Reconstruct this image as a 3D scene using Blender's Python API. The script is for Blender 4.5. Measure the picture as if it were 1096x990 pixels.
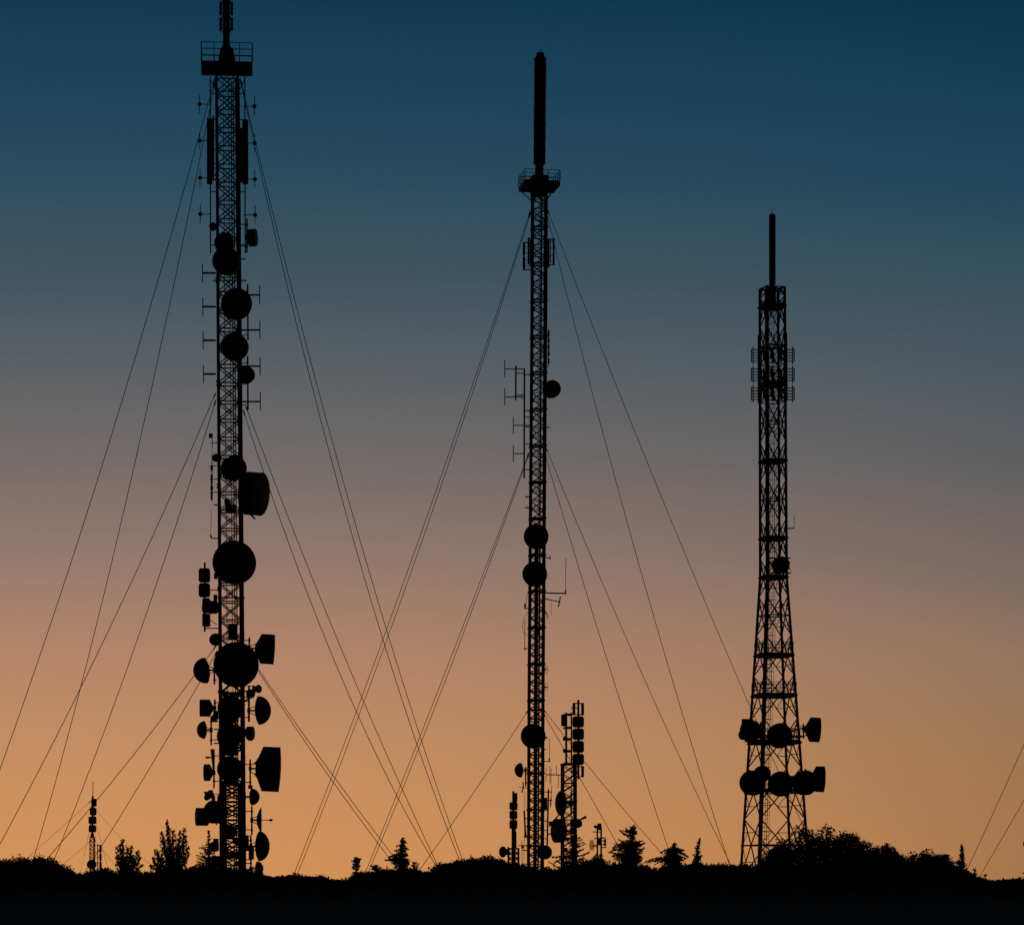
import bpy, math, random
import numpy as np
from mathutils import Vector
random.seed(7); rng = np.random.default_rng(7)
for o in list(bpy.data.objects): bpy.data.objects.remove(o)
SC = bpy.context.scene; COL = SC.collection
F = 3400.0; CX = 548.0; HY = 960.0; CZ = 1.6      # focal length (px of a 1096 px wide frame), horizon row, eye height

# ---------------------------------------------------------------- camera
cd = bpy.data.cameras.new('camera'); cam = bpy.data.objects.new('camera', cd); COL.objects.link(cam)
cam.location = (0, 0, CZ); cam.rotation_euler = (math.radians(90), 0, 0)
cd.sensor_width = 36; cd.lens = F / 1096 * 36; cd.shift_y = (HY - 494.6) / 1096
cd.clip_start = 0.5; cd.clip_end = 20000
SC.camera = cam
SC.render.resolution_x = 1024; SC.render.resolution_y = 924
SC.render.dither_intensity = 2.0
SC.view_settings.view_transform = 'Standard'; SC.view_settings.look = 'None'
SC.view_settings.exposure = 0; SC.view_settings.gamma = 1; SC.view_settings.use_curve_mapping = False

# ---------------------------------------------------------------- dusk sky
def lin(c):
    return tuple((v/255/12.92 if v/255 <= .04045 else ((v/255+.055)/1.055)**2.4) for v in c) + (1,)
W = bpy.data.worlds.new('World'); SC.world = W; W.use_nodes = True
nt = W.node_tree; N = nt.nodes; L = nt.links
for n in list(N): N.remove(n)
def nd(t, **k):
    n = N.new(t)
    for a, b in k.items(): setattr(n, a, b)
    return n
def mth(op, a, b=None, c=None, clamp=False):
    n = nd('ShaderNodeMath', operation=op, use_clamp=clamp)
    for i, v in enumerate((a, b, c)):
        if v is None: continue
        if isinstance(v, (int, float)): n.inputs[i].default_value = v
        else: L.new(v, n.inputs[i])
    return n.outputs[0]
tc = nd('ShaderNodeTexCoord'); sp = nd('ShaderNodeSeparateXYZ'); L.new(tc.outputs['Generated'], sp.inputs[0])
X, Y, Z = sp.outputs
hyp = mth('SQRT', mth('ADD', mth('MULTIPLY', X, X), mth('MULTIPLY', Y, Y)))
hyp = mth('MAXIMUM', hyp, 1e-4)
ta = mth('DIVIDE', Z, hyp)                                   # tangent of the elevation
elev = mth('MULTIPLY', ta, 1/0.40, clamp=True)
def ramp(stops):
    r = nd('ShaderNodeValToRGB'); cr = r.color_ramp
    st = sorted((((HY-y)/F)/0.40, c) for y, c in stops)
    st = [(max(0, min(1, p)), c) for p, c in st]
    cr.elements[0].position = st[0][0]; cr.elements[0].color = lin(st[0][1])
    cr.elements[1].position = st[-1][0]; cr.elements[1].color = lin(st[-1][1])
    for p, c in st[1:-1]:
        e = cr.elements.new(p); e.color = lin(c)
    L.new(elev, r.inputs[0]); return r.outputs[0]
west = ramp([(960,(212,147,88)),(900,(209,146,91)),(800,(197,142,98)),(700,(179,133,105)),(600,(149,122,109)),(500,(118,109,106)),
             (400,(92,97,101)),(300,(66,85,96)),(200,(46,77,95)),(100,(30,68,90)),(0,(18,57,80)),(-200,(5,36,60)),(-400,(3,24,44))])
north = ramp([(960,(168,118,75)),(900,(167,118,78)),(800,(158,119,83)),(700,(146,116,94)),(600,(119,105,98)),(500,(95,95,97)),
             (400,(75,88,96)),(300,(53,80,94)),(200,(33,71,91)),(100,(20,61,84)),(0,(10,53,76)),(-200,(3,32,54)),(-400,(3,22,40))])
az = mth('DIVIDE', X, hyp)
tmix = mth('POWER', mth('MULTIPLY_ADD', az, 1/0.318, 0.5, clamp=True), 2.2)
mx = nd('ShaderNodeMix', data_type='RGBA'); L.new(tmix, mx.inputs['Factor']); L.new(west, mx.inputs['A']); L.new(north, mx.inputs['B'])
fwd = nd('ShaderNodeMapRange', interpolation_type='SMOOTHSTEP')  # the afterglow fades away from the sunset side
L.new(mth('DIVIDE', Y, hyp), fwd.inputs['Value'])
fwd.inputs['From Min'].default_value = 0.45; fwd.inputs['From Max'].default_value = 0.97
fwd.inputs['To Min'].default_value = 0.014; fwd.inputs['To Max'].default_value = 1.0
bg = nd('ShaderNodeBackground'); L.new(mx.outputs['Result'], bg.inputs['Color']); L.new(fwd.outputs['Result'], bg.inputs['Strength'])
wo = nd('ShaderNodeOutputWorld'); L.new(bg.outputs[0], wo.inputs[0])
# the sun has set behind the ridge: only the weakest warm light still comes over the horizon
sd = bpy.data.lights.new('sun', 'SUN'); sd.energy = 0.01; sd.angle = math.radians(4); sd.color = (1, .62, .36)
so = bpy.data.objects.new('sun', sd); COL.objects.link(so); so.rotation_euler = (math.radians(-88.5), 0, math.radians(14))

# ---------------------------------------------------------------- materials
def mat(name, base, var=.25, rough=.7, scale=3.0, bump=0, spec=.3, dark=None):
    m = bpy.data.materials.new(name); m.use_nodes = True; t = m.node_tree; b = t.nodes['Principled BSDF']
    tcn = t.nodes.new('ShaderNodeTexCoord'); no = t.nodes.new('ShaderNodeTexNoise'); cr = t.nodes.new('ShaderNodeValToRGB')
    no.inputs['Scale'].default_value = scale; no.inputs['Detail'].default_value = 5
    t.links.new(tcn.outputs['Object'], no.inputs['Vector']); t.links.new(no.outputs['Fac'], cr.inputs[0])
    lo = dark or tuple(c*(1-var) for c in base); hi = tuple(min(1, c*(1+var)) for c in base)
    cr.color_ramp.elements[0].position = .3; cr.color_ramp.elements[0].color = lo+(1,)
    cr.color_ramp.elements[1].position = .7; cr.color_ramp.elements[1].color = hi+(1,)
    t.links.new(cr.outputs[0], b.inputs['Base Color']); b.inputs['Roughness'].default_value = rough
    b.inputs['Specular IOR Level'].default_value = spec
    if bump:
        bp = t.nodes.new('ShaderNodeBump'); bp.inputs['Strength'].default_value = bump
        t.links.new(no.outputs['Fac'], bp.inputs['Height']); t.links.new(bp.outputs[0], b.inputs['Normal'])
    return m
STEEL = mat('weathered_galvanised_steel', (.22,.225,.23), .3, .75, 4, dark=(.14,.12,.10))
PAINT = mat('aviation_paint', (.30,.07,.05), .3, .7, 2)
GRP = mat('fibreglass_radome', (.42,.42,.40), .15, .65, 2)
CABLE = mat('black_cable', (.03,.03,.03), .3, .8, 8)
WIRE = mat('steel_guy_wire', (.12,.12,.12), .3, .8, 8)
BARK = mat('bark', (.10,.075,.055), .35, .9, 9, .4)
LEAF = mat('evergreen_needles', (.035,.055,.025), .4, .85, 1.3)
OAKL = mat('holm_oak_leaves', (.045,.06,.03), .4, .85, 1.1)
SCRUB = mat('scrub_leaves', (.045,.055,.028), .45, .85, .8)
SOIL = mat('dry_soil_and_stubble', (.05,.042,.03), .4, .95, .6, .5)
CONC = mat('concrete', (.28,.27,.25), .2, .9, 3, .2)

# ---------------------------------------------------------------- mesh helpers
WORLD = {}                                                   # world origin of every object (nothing is rotated)
class MB:
    def __init__(s): s.v = []; s.f = []
    def box(s, c, d, rz=0):
        k = len(s.v); ca, sa = math.cos(rz), math.sin(rz)
        for z in (-.5, .5):
            for x, y in ((-.5,-.5),(.5,-.5),(.5,.5),(-.5,.5)):
                X, Y = x*d[0], y*d[1]; s.v.append((c[0]+X*ca-Y*sa, c[1]+X*sa+Y*ca, c[2]+z*d[2]))
        for q in ((0,3,2,1),(4,5,6,7),(0,1,5,4),(1,2,6,5),(2,3,7,6),(3,0,4,7)): s.f.append(tuple(k+i for i in q))
        return s
    def tube(s, a, b, r, n=6, r2=None):
        return s.path([a, b], [r, r if r2 is None else r2], n)
    def path(s, pts, rs, n=6):
        pts = [Vector(p) for p in pts]
        if not hasattr(rs, '__len__'): rs = [rs]*len(pts)
        k = len(s.v); m = len(pts)
        for i, p in enumerate(pts):
            d = (pts[min(i+1, m-1)]-pts[max(i-1, 0)])
            if d.length < 1e-9: d = Vector((0, 0, 1))
            d.normalize(); u = d.cross(Vector((0, 1, 0)) if abs(d.y) < .9 else Vector((1, 0, 0))).normalized(); w = d.cross(u)
            for j in range(n):
                t = 2*math.pi*j/n; q = p+(u*math.cos(t)+w*math.sin(t))*rs[i]; s.v.append(tuple(q))
        for i in range(m-1):
            for j in range(n):
                a = k+i*n+j; b = k+i*n+(j+1) % n; s.f.append((a, b, b+n, a+n))
        s.f.append(tuple(k+j for j in range(n))[::-1]); s.f.append(tuple(k+(m-1)*n+j for j in range(n)))
        return s
    def lathe(s, o, d, prof, n=32):
        o = Vector(o); d = Vector(d).normalized(); u = d.cross(Vector((0, 0, 1))).normalized() if abs(d.z) < .95 else Vector((1, 0, 0)); w = d.cross(u)
        k = len(s.v); m = len(prof)
        for t, r in prof:
            for j in range(n):
                a = 2*math.pi*j/n; s.v.append(tuple(o+d*t+(u*math.cos(a)+w*math.sin(a))*max(r, 1e-4)))
        for i in range(m-1):
            for j in range(n):
                a = k+i*n+j; b = k+i*n+(j+1) % n; s.f.append((a, b, b+n, a+n))
        s.f.append(tuple(k+j for j in range(n))[::-1]); s.f.append(tuple(k+(m-1)*n+j for j in range(n)))
        return s
    def build(s, name, m, parent=None, origin=None, label=None, smooth=False):
        if origin is None:
            origin = WORLD[parent.name] if parent else (0, 0, 0)
        ox, oy, oz = origin
        me = bpy.data.meshes.new(name)
        me.from_pydata([(x-ox, y-oy, z-oz) for x, y, z in s.v], [], s.f); me.materials.append(m)
        if smooth: me.polygons.foreach_set('use_smooth', [len(p.vertices) == 4 for p in me.polygons])
        o = bpy.data.objects.new(name, me); COL.objects.link(o); WORLD[o.name] = tuple(origin)
        if parent:
            o.parent = parent; p = WORLD[parent.name]; o.location = (ox-p[0], oy-p[1], oz-p[2])
        else: o.location = origin
        if label: o['label'] = label
        return o
def thing(name, loc, label, cat, group=None):
    o = bpy.data.objects.new(name, None); COL.objects.link(o); o.location = loc; o.empty_display_size = .5
    WORLD[o.name] = tuple(loc); o['label'] = label; o['category'] = cat
    if group: o['group'] = group
    return o
def at(px, py, D): return Vector(((px-CX)*D/F, D, CZ+(HY-py)*D/F))   # a point seen at (px, py) and standing D metres away

# ---------------------------------------------------------------- ground
def ground(x, y):
    t = min(1, max(0, (y-85)/50)); t = t*t*(3-2*t)
    return 2.05*t+.05*math.sin(x*.31+y*.17)*t+.04*math.sin(x*.11-y*.23)
gm = MB(); xs = [-6000,-1500,-400,-120]+[-80+4*i for i in range(41)]+[120,400,1500,6000]
ys = [-3000,-400,-60]+[-20+8*i for i in range(46)]+[420,600,1200,4000,12000]
for y in ys:
    for x in xs: gm.v.append((x, y, ground(x, y)))
for j in range(len(ys)-1):
    for i in range(len(xs)-1):
        a = j*len(xs)+i; gm.f.append((a, a+1, a+1+len(xs), a+len(xs)))
g = gm.build('ground', SOIL, smooth=True); g['kind'] = 'structure'

# ---------------------------------------------------------------- mast building blocks
def rot(sx, sy, h, th):
    c, s = math.cos(th), math.sin(th); return (h*(sx*c-sy*s), h*(sx*s+sy*c))
SQ = ((-1,-1),(1,-1),(1,1),(-1,1))
class Mast:
    """A square lattice mast D metres away. axis: [(row, column)...] of its centre line, half: [(row, half side in px)...]."""
    def __init__(s, root, D, axis, half, th):
        s.root, s.D, s.s, s.axis, s.half, s.th = root, D, D/F, axis, half, th
    def cx(s, py): return np.interp(py, [a for a, _ in s.axis], [b for _, b in s.axis])
    def hp(s, py): return np.interp(py, [a for a, _ in s.half], [b for _, b in s.half])
    def P(s, px, py, dy=0.0): return at(px, py, s.D+dy)
    def Z(s, py): return CZ+(HY-py)*s.s
    def corner(s, i, py, k=1.0):
        x, y = rot(SQ[i][0], SQ[i][1], s.hp(py)*s.s*k, s.th); c = at(s.cx(py), py, s.D); return Vector((c.x+x, c.y+y, c.z))
    def legs(s, y0, y1, r, rows=None):
        rows = rows or [y0, y1]
        for i in range(4):
            m = MB(); pts = [s.corner(i, y) for y in rows]; m.path(pts, r, 8)
            for y in rows[1:-1]: m.box(s.corner(i, y), (r*3, r*3, r*1.2))
            m.build('leg', STEEL, s.root)
    def bracing(s, rows, r, rh, kind='x', heavy=(), skip=()):
        m = MB()
        for k in range(len(rows)):
            a = rows[k]
            for i in range(4):
                j = (i+1) % 4; A, B = s.corner(i, a), s.corner(j, a)
                if k not in skip: m.tube(A, B, rh*(2.0 if k in heavy else 1), 5)
                if k == len(rows)-1: continue
                b = rows[k+1]; C_, D_ = s.corner(i, b), s.corner(j, b)
                if kind == 'x': m.tube(A, D_, r, 5); m.tube(B, C_, r, 5)
                elif kind == 'z': m.tube(*((A, D_) if k % 2 else (B, C_)), r, 5)
                elif kind == 'd':                            # diamond bracing with small redundant members
                    mi = (a+b)/2; L_, R_ = s.corner(i, mi), s.corner(j, mi); T_, U_ = (A+B)/2, (C_+D_)/2
                    for p in (L_, R_):
                        for q in (T_, U_): m.tube(p, q, r, 5)
                    q1, q2 = s.corner(i, (a+mi)/2), s.corner(j, (a+mi)/2); q3, q4 = s.corner(i, (b+mi)/2), s.corner(j, (b+mi)/2)
                    for q, e, t in ((q1, L_, T_), (q2, R_, T_), (q3, L_, U_), (q4, R_, U_)): m.tube(q, (e+t)/2, r*.55, 4)
                    for q, t in ((q1, (L_+T_)/2), (q3, (L_+U_)/2)): m.tube(t, (A if q is q1 else C_), r*.5, 4)
        return m.build('bracing', STEEL, s.root)
    def line(s, y, off, dy): return at(s.cx(y), y, s.D)+Vector((off(y)*s.s, dy(y) if callable(dy) else dy, 0))
    def ladder(s, y0, y1, off, dy, w=.4, cage=False, ym=None):
        m = MB()
        for ya, yb in (((y0, ym), (ym, y1)) if ym else ((y0, y1),)): s.flight(m, s.line(ya, off, dy), s.line(yb, off, dy), w, cage)
        return m.build('ladder', STEEL, s.root)
    def flight(s, m, a, b, w, cage):
        hx = Vector((w/2, 0, 0)); m.tube(a-hx, b-hx, .025, 5); m.tube(a+hx, b+hx, .025, 5); n = int((b-a).length/.3)
        for i in range(n):
            p = a.lerp(b, i/n); m.tube(p-hx, p+hx, .014, 4)
            if cage and i % 3 == 0:
                pts = [p+Vector((w*.9*math.cos(t), -.1-.65*math.sin(t), 0)) for t in [math.pi*q/6 for q in range(7)]]
                m.path(pts, .02, 4)
        if cage:
            for t in (.5, 1.1, 1.57, 2.0, 2.6):
                o = Vector((w*.9*math.cos(t), -.1-.65*math.sin(t), 0)); m.tube(a+o, b+o, .014, 4)
    def tray(s, y0, y1, off, dy, w=.22, d=.12, ym=None):
        m = MB()
        for ya, yb in (((y0, ym), (ym, y1)) if ym else ((y0, y1),)):
            a, b = s.line(ya, off, dy), s.line(yb, off, dy); n = max(2, int(w/.05))
            for i in range(n):
                o = Vector(((i/(n-1)-.5)*w, (i % 2)*.05, 0)); m.tube(a+o, b+o, .037, 6)
            k = int((b-a).length/1.2)
            for i in range(k): m.box(a.lerp(b, (i+.5)/k), (w+.1, d, .07))
        return m.build('cable_run', CABLE, s.root)
    def arm(s, m, p, q, r=.03): m.tube(p, q, r, 5)

def dish(M, px, py, r, a, kind='drum', depth=None, dy=0.0, tilt=0.0, pole=None, name='microwave_dish', label=None, bulge=None, cone=.4, round_=0):
    """a: facing angle, 0 = towards the viewer, 90 = right, 180 = away, -90 = left; r in px."""
    c = M.P(px, py, dy); R = r*(M.D+dy)/F; t = math.radians(a); e = math.radians(tilt)
    d = Vector((math.sin(t)*math.cos(e), -math.cos(t)*math.cos(e), math.sin(e)))
    Ln = (depth if depth is not None else .9)*R; m = MB(); rd = MB()
    if kind == 'drum':
        m.lathe(c, d, [(-Ln*.5-R*cone, R*.2), (-Ln*.5-R*cone*.96, R*.24), (-Ln*.5-.01, R*.96), (-Ln*.5+R*.02, R), (Ln*.5-R*.01, R), (Ln*.5, R*.99), (Ln*.5, R*.97)], 36)
        rd.lathe(c, d, [(Ln*.5-.01, R*1.012), (Ln*.5+.03, R*1.012), (Ln*.5+.05, R*.95), (Ln*.5+.02+R*.06, R*.5), (Ln*.5+.02+R*.08, 0)], 36)
        back = -Ln*.5-R*cone
    elif kind == 'dome':
        bu = bulge or .85
        m.lathe(c, d, [(-R*.26, R*.14), (-R*.25, R*.2), (-R*.19, R*.6), (-R*.06, R*.93), (0, R), (R*.02, R)], 36)
        rd.lathe(c, d, [(R*.022, R*1.01)]+[(R*(.03+bu*math.sin(q)), R*math.cos(q)) for q in [math.pi/2*i/9 for i in range(10)]], 36)
        back = -R*.25
    else:                                                    # open dish with a feed
        m.lathe(c, d, [(-R*.36, R*.12), (-R*.3, R*.4), (-R*.17, R*.75), (0, R), (R*.02, R), (-R*.14, R*.74), (-R*.26, R*.4), (-R*.3, 0)], 36)
        rd.tube(c-d*R*.3, c+d*R*.75, .03, 6); rd.lathe(c+d*R*.75, d, [(-.1, .05), (-.08, .09), (.1, .09), (.12, .03)], 12)
        back = -R*.34
    o = m.build(name, STEEL if kind != 'open' else GRP, M.root, origin=c, smooth=True, label=label)
    rd.build('radome' if kind != 'open' else 'feed_horn', GRP, o, origin=c, smooth=True)
    b = MB(); hub = c+d*back
    if pole:                                                 # (pole column, top row, bottom row, column of the leg it is bracketed to)
        pp, y0, y1, lg = pole; A, B = M.P(pp, y0, dy), M.P(pp, y1, dy); b.tube(A, B, .06, 8)
        q = Vector((A.x, A.y, min(max(hub.z, B.z), A.z))); b.tube(hub+d*.1, q, .06, 6)
        for s_ in (-.35, .35): b.tube(c+d*(back+.12)+Vector((0, 0, s_*R)), q+Vector((0, 0, s_*R*.35)), .03, 5)
        b.box(q, (.2, .2, .3))
        for k in (.18, .82):
            z = A.lerp(B, k); b.tube(z, Vector(((lg-CX)*M.D/F, M.D-.25, z.z)), .035, 5); b.box(z, (.16, .16, .12))
    else:
        q = c+d*(back-.35); b.tube(hub+d*.05, q, .07, 6); b.box(q, (.24, .24, .4)); b.tube(q-Vector((0, 0, R*.9)), q+Vector((0, 0, R*.9)), .05, 6)
        for k in (-.7, .7):
            z = q+Vector((0, 0, k*R)); lx = (M.cx(py)-CX)*M.s; sgn = 1 if z.x > lx else -1; hw = M.hp(py)*M.s
            b.tube(z, Vector((lx+sgn*hw, M.D+(-hw if z.y < M.D else hw), z.z)), .03, 5)
    b.build('mounting_bracket', STEEL, o, origin=c)
    return o
def wires(M, specs, r):
    """Each guy is a slack cable from the mast to a ground anchor; its anchor column and sag are solved from where it hangs."""
    for pts, dD in specs:
        (sx, sy) = pts[0]; S = M.P(sx, sy, 0); obs = pts[1:]
        def curve(p):
            yE = M.D+dD; E = Vector((p[0], yE, ground(p[0], yE)+.25)); out = []
            for i in range(41):
                t = i/40; q = S.lerp(E, t); q.z -= p[1]*4*t*(1-t); out.append(q)
            return out
        def res(p):
            c = curve(p); u = [CX+F*q.x/q.y for q in c]; v = [HY-F*(q.z-CZ)/q.y for q in c]
            return np.array([np.interp(y, v, u)-x for x, y in obs])
        lx, ly = pts[-1]; p = np.array([(lx+(lx-pts[-2][0])/max(1, ly-pts[-2][1])*40-CX)*(M.D+dD)/F, .8])
        for _ in range(12):
            r0 = res(p); J = np.stack([(res(p+np.array(h))-r0)/.02 for h in ((.02, 0), (0, .02))], 1)
            p = p-np.linalg.lstsq(J, r0, rcond=None)[0]; p[1] = min(max(p[1], 0.02), 8)
        for _ in range(6):
            r0 = res(p); j = (res(p+np.array((.02, 0)))-r0)/.02; p[0] -= (j*r0).sum()/max(1e-6, (j*j).sum())
        rr = res(p); print('wire', pts[0], 'maxres %.2f sag %.2f xE %.1f' % (abs(rr).max(), p[1], p[0]))
        c = curve(p); m = MB(); m.path(c, r, 5)
        for q in (c[0].lerp(c[1], .2), c[-1].lerp(c[-2], .2)): m.lathe(q-(c[1]-c[0]).normalized()*.2, c[1]-c[0], [(0, .03), (.05, .05), (.35, .05), (.4, .03)], 8)
        m.build('guy_wire', WIRE, M.root)
        an = MB(); e = c[-1]; an.box((e.x, e.y, e.z-.35), (.9, .9, .7)); an.build('anchor_block', CONC, M.root)
def dipole(M, px, y0, y1, armx, ay, knob=0, r=.035, ra=.035, dy=-.5, name='dipole_antenna'):
    m = MB(); m.tube(M.P(px, y0, dy), M.P(px, y1, dy), r, 6); m.tube(M.P(px, ay, dy), M.P(armx, ay, dy), ra, 6)
    if knob: k = knob*M.s; m.lathe(M.P(px, ay, dy)-Vector((k, 0, 0)), (1, 0, 0), [(0, k*.5), (k*.4, k*.95), (k, k), (k*1.6, k*.95), (k*2, k*.5)], 10)
    return m.build(name, STEEL, M.root, origin=M.P(px, ay, dy))
def panel(M, x0, x1, y0, y1, dy=0, armto=None, name='panel_antenna', d=None, m_=None, open_=False):
    a, b = M.P(x0, y0, dy), M.P(x1, y1, dy); w = b.x-a.x; h = a.z-b.z; c = (a+b)/2; m = MB(); dp = d or w*.6
    if open_:
        for sx in (-1, 1): m.box((c.x+sx*w*.38, c.y, c.z), (w*.24, dp, h))
        m.box((c.x, c.y, c.z+h*.47), (w*.55, dp*.9, h*.06)); m.box((c.x, c.y, c.z-h*.47), (w*.55, dp*.9, h*.06))
    else:
        e = min(w, h)*.1; m.box(c, (w, dp*.86, h-2*e)); m.box(c, (w-2*e, dp, h-2*e-.004)); m.box(c, (w-2*e, dp*.82, h))
    o = m.build(name, m_ or GRP, M.root, origin=c)
    if armto is not None:
        br = MB()
        br.tube(c+Vector((0, 0, -.4*h)), c+Vector((0, 0, .4*h)), .03, 5)
        for k in (.25, -.25):
            z = c+Vector((0, 0, k*h)); br.tube(z, Vector(((armto-CX)*M.s, M.D, z.z)), .03, 5)
        br.build('mounting_bracket', STEEL, o, origin=c)
    return o
def platform(M, rowf, rowr, h, thick, mid=2, posts=4, struts=None, th=None):
    th = M.th if th is None else th; c = at(M.cx(rowf), rowf, M.D); H = h*M.s; m = MB()
    def cr(i, z, k=1): x, y = rot(SQ[i][0], SQ[i][1], H*k, th); return Vector((c.x+x, c.y+y, z))
    zf = c.z; m.box((c.x, c.y, zf), (2*H, 2*H, .05), th)
    for i in range(4):
        a, b = cr(i, zf-thick/2, .985), cr((i+1) % 4, zf-thick/2, .985); d = b-a; mid_ = (a+b)/2
        m.box((mid_.x, mid_.y, mid_.z+.04), (d.length-.01, .06, thick), math.atan2(d.y, d.x))
    for k in range(-2, 3):
        a, b = Vector(rot(k*.4, -1, H*.97, th)+(0,)), Vector(rot(k*.4, 1, H*.97, th)+(0,))
        m.tube((c.x+a.x, c.y+a.y, zf-.1), (c.x+b.x, c.y+b.y, zf-.1), .05, 4)
    if struts:
        for i in range(4): m.tube(cr(i, zf-thick, .85), M.corner(i, struts), .05, 5)
    o = m.build('platform', STEEL, M.root, origin=c)
    g_ = MB(); zr = M.Z(rowr)
    for i in range(4):
        j = (i+1) % 4
        for k in range(mid+1): z = zf+(zr-zf)*(k+1)/(mid+1); g_.tube(cr(i, z), cr(j, z), .028, 5)
        for k in range(posts): t = k/posts; g_.tube(cr(i, zf).lerp(cr(j, zf), t), cr(i, zr).lerp(cr(j, zr), t), .03 if k else .04, 5)
    g_.build('guardrail', STEEL, o, origin=c)
    return o
def base_block(M, w):
    p = WORLD[M.root.name]; m = MB(); m.box((p[0], p[1], p[2]+.1), (w, w, .7)); m.build('foundation', CONC, M.root)

# ================================================================ left guyed mast, crowded with dishes
D1 = 220.0; b1 = at(248.8, 960, D1); b1.z = ground(b1.x, D1)
R1 = thing('guyed_mast', b1, 'tallest guyed lattice mast, leftmost of the big three, crowded with round dishes', 'mast', 'tall telecommunications masts')
M1 = Mast(R1, D1, [(60,242.7),(90,243),(500,245.6),(850,248.3),(985,249.5)], [(60,11.2),(500,11.4),(700,11.8),(985,12.6)], math.radians(5))
rows = [81+19.42*i for i in range(47)]
M1.legs(73, 975, .095, [73,190,300,410,520,630,740,850,975])
M1.bracing(rows, .044, .05, 'x')
M1.bracing([838+9.7*i for i in range(15)], .04, .04, 'x')
M1.tray(838, 970, lambda y: -9.2, -.4, .42); M1.tray(838, 970, lambda y: 10.2, -.4, .40)
M1.ladder(82, 970, lambda y: -1.5, .1, .38)
M1.tray(85, 970, lambda y: 11.2 if y < 300 else 12.2, -.15, .26)
M1.tray(85, 970, lambda y: 5.0, .3, .14)
M1.tray(100, 970, lambda y: -11.4, .1, .12)
platform(M1, 73, 52.5, 27, .12, 2, 4)
m = MB(); c = M1.P(242.7, 67)                                # tapered pedestal under the top pole
m.lathe(M1.P(242.7, 73), (0,0,1), [(0,.7),(1.36,.45),(1.42,.3)], 20); m.build('pedestal', STEEL, R1, origin=c)
m = MB(); m.tube(M1.P(242.4, 66), M1.P(242.0, -62), .24, 12)
for y in (50, 34, 18, 2, -14, -30, -46): m.lathe(M1.P(242.2, y), (0,0,1), [(-.05,.3),(.05,.3)], 12)
m.build('antenna_pole', STEEL, R1, origin=M1.P(242.4, 66))
for y0 in (18.8, 2.3, -14.2, -30.7, -47.2):
    for dx in (-5.9, 5.9):
        x = 242.1+dx; o = panel(M1, x-1.5, x+1.5, y0, y0+14.2, 0, name='panel_antenna', d=.16)
        br = MB()
        br.tube(M1.P(x, y0+2), M1.P(x, y0+12.4), .03, 5)
        for f in (.2, .5, .8): br.tube(M1.P(x, y0+14.2*f), M1.P(242.1, y0+14.2*f), .035, 5)
        br.build('mounting_bracket', STEEL, o, origin=WORLD[o.name])
    for dyy in (-.42, .42):
        panel(M1, 241, 243.6, y0, y0+14.2, dyy, name='panel_antenna', d=.15)
for x in (225.0, 262.0):                                     # outrigger pipes carrying the crossed dipoles
    m = MB()
    m.tube(M1.P(x, 82, -.3), M1.P(x+.4, 271, -.3), .045, 6)
    for y in (100, 128, 160, 205, 240, 262):
        m.tube(M1.P(x, y, -.3), M1.P(231.5 if x < 240 else 255.5, y, -.3), .035, 5)
    m.tube(M1.P(x, 85, -.3), M1.P(231.5 if x < 240 else 255.5, 98, -.3), .03, 5)
    m.build('outrigger', STEEL, R1, origin=M1.P(x, 170, -.3))
for i, y in enumerate((111.5,150.6,190.2,229)): dipole(M1, 213.6+i*.25, y-10, y+10, 226, y, 2.1, .028, .03)
for i, y in enumerate((113.4,152.8,191.4,229.6)): dipole(M1, 272.4+i*.2, y-10, y+10, 260, y+.3, 2.1, .028, .03)
for i, y in enumerate((292,328,364,400)): dipole(M1, 216.8+i*.3, y-10, y+10, 231, y, 0, .035, .07)
for i, y in enumerate((315.5,353,391.6,429.5)): dipole(M1, 278+i*.2, y-10, y+10, 257, y, 0, .035, .06)
for a, b in ((304,364),(381,438)):
    m = MB(); m.tube(M1.P(265, a, -.3), M1.P(265.4, b, -.3), .06, 6)
    for k in (.12, .5, .9): y = a+(b-a)*k; m.tube(M1.P(265, y, -.3), M1.P(257, y+1, -.3), .035, 5)
    m.build('outrigger', STEEL, R1, origin=M1.P(265, a, -.3))
panel(M1, 221.6, 227.2, 126.5, 197, -.2, 231, d=.3); panel(M1, 227.5, 229.3, 124, 193, .3, 231, d=.2)
panel(M1, 259.4, 265.6, 128, 197, -.2, 256, d=.3); panel(M1, 256.5, 259.2, 137, 195, .2, 255, d=.25)
F1 = -1.55                                                   # depth of dishes standing in front of the mast
dish(M1, 228, 242, 4.2, 10, 'dome', dy=-.9)
dish(M1, 239.5, 259.5, 10, 12, 'drum', dy=F1)
dish(M1, 242.8, 279.5, 14.6, -10, 'drum', dy=F1, depth=.7)
dish(M1, 270, 254.3, 9.2, 80, 'drum', depth=.75, pole=(264.3, 234, 270, 256))
dish(M1, 253, 325.4, 16.4, 8, 'drum', dy=F1, depth=.6)
dish(M1, 251.2, 371.2, 14.6, -6, 'drum', dy=F1, depth=.6)
dish(M1, 263.3, 401.4, 9.0, 14, 'drum', dy=-1.1)
dish(M1, 231.2, 489.6, 4.4, -12, 'dome', dy=-1)
dish(M1, 250, 501, 13.2, 20, 'drum', dy=F1, depth=.7)
dish(M1, 271.4, 528, 23, 71, 'drum', dy=-.6, depth=.72, cone=.1, tilt=-6, label='very large dish turned to the right of the mast')
m = MB(); m.tube(M1.P(264,546,-1), M1.P(273,555,-1.2), .06, 6); m.build('strut', STEEL, R1, origin=M1.P(266,548,-1))
dish(M1, 251, 601.9, 22.9, 0, 'drum', dy=F1-.2, depth=.5, label='very large round dish facing the viewer at mid height')
dish(M1, 227.5, 649.5, 7, 62, 'drum', dy=-.9)
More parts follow.
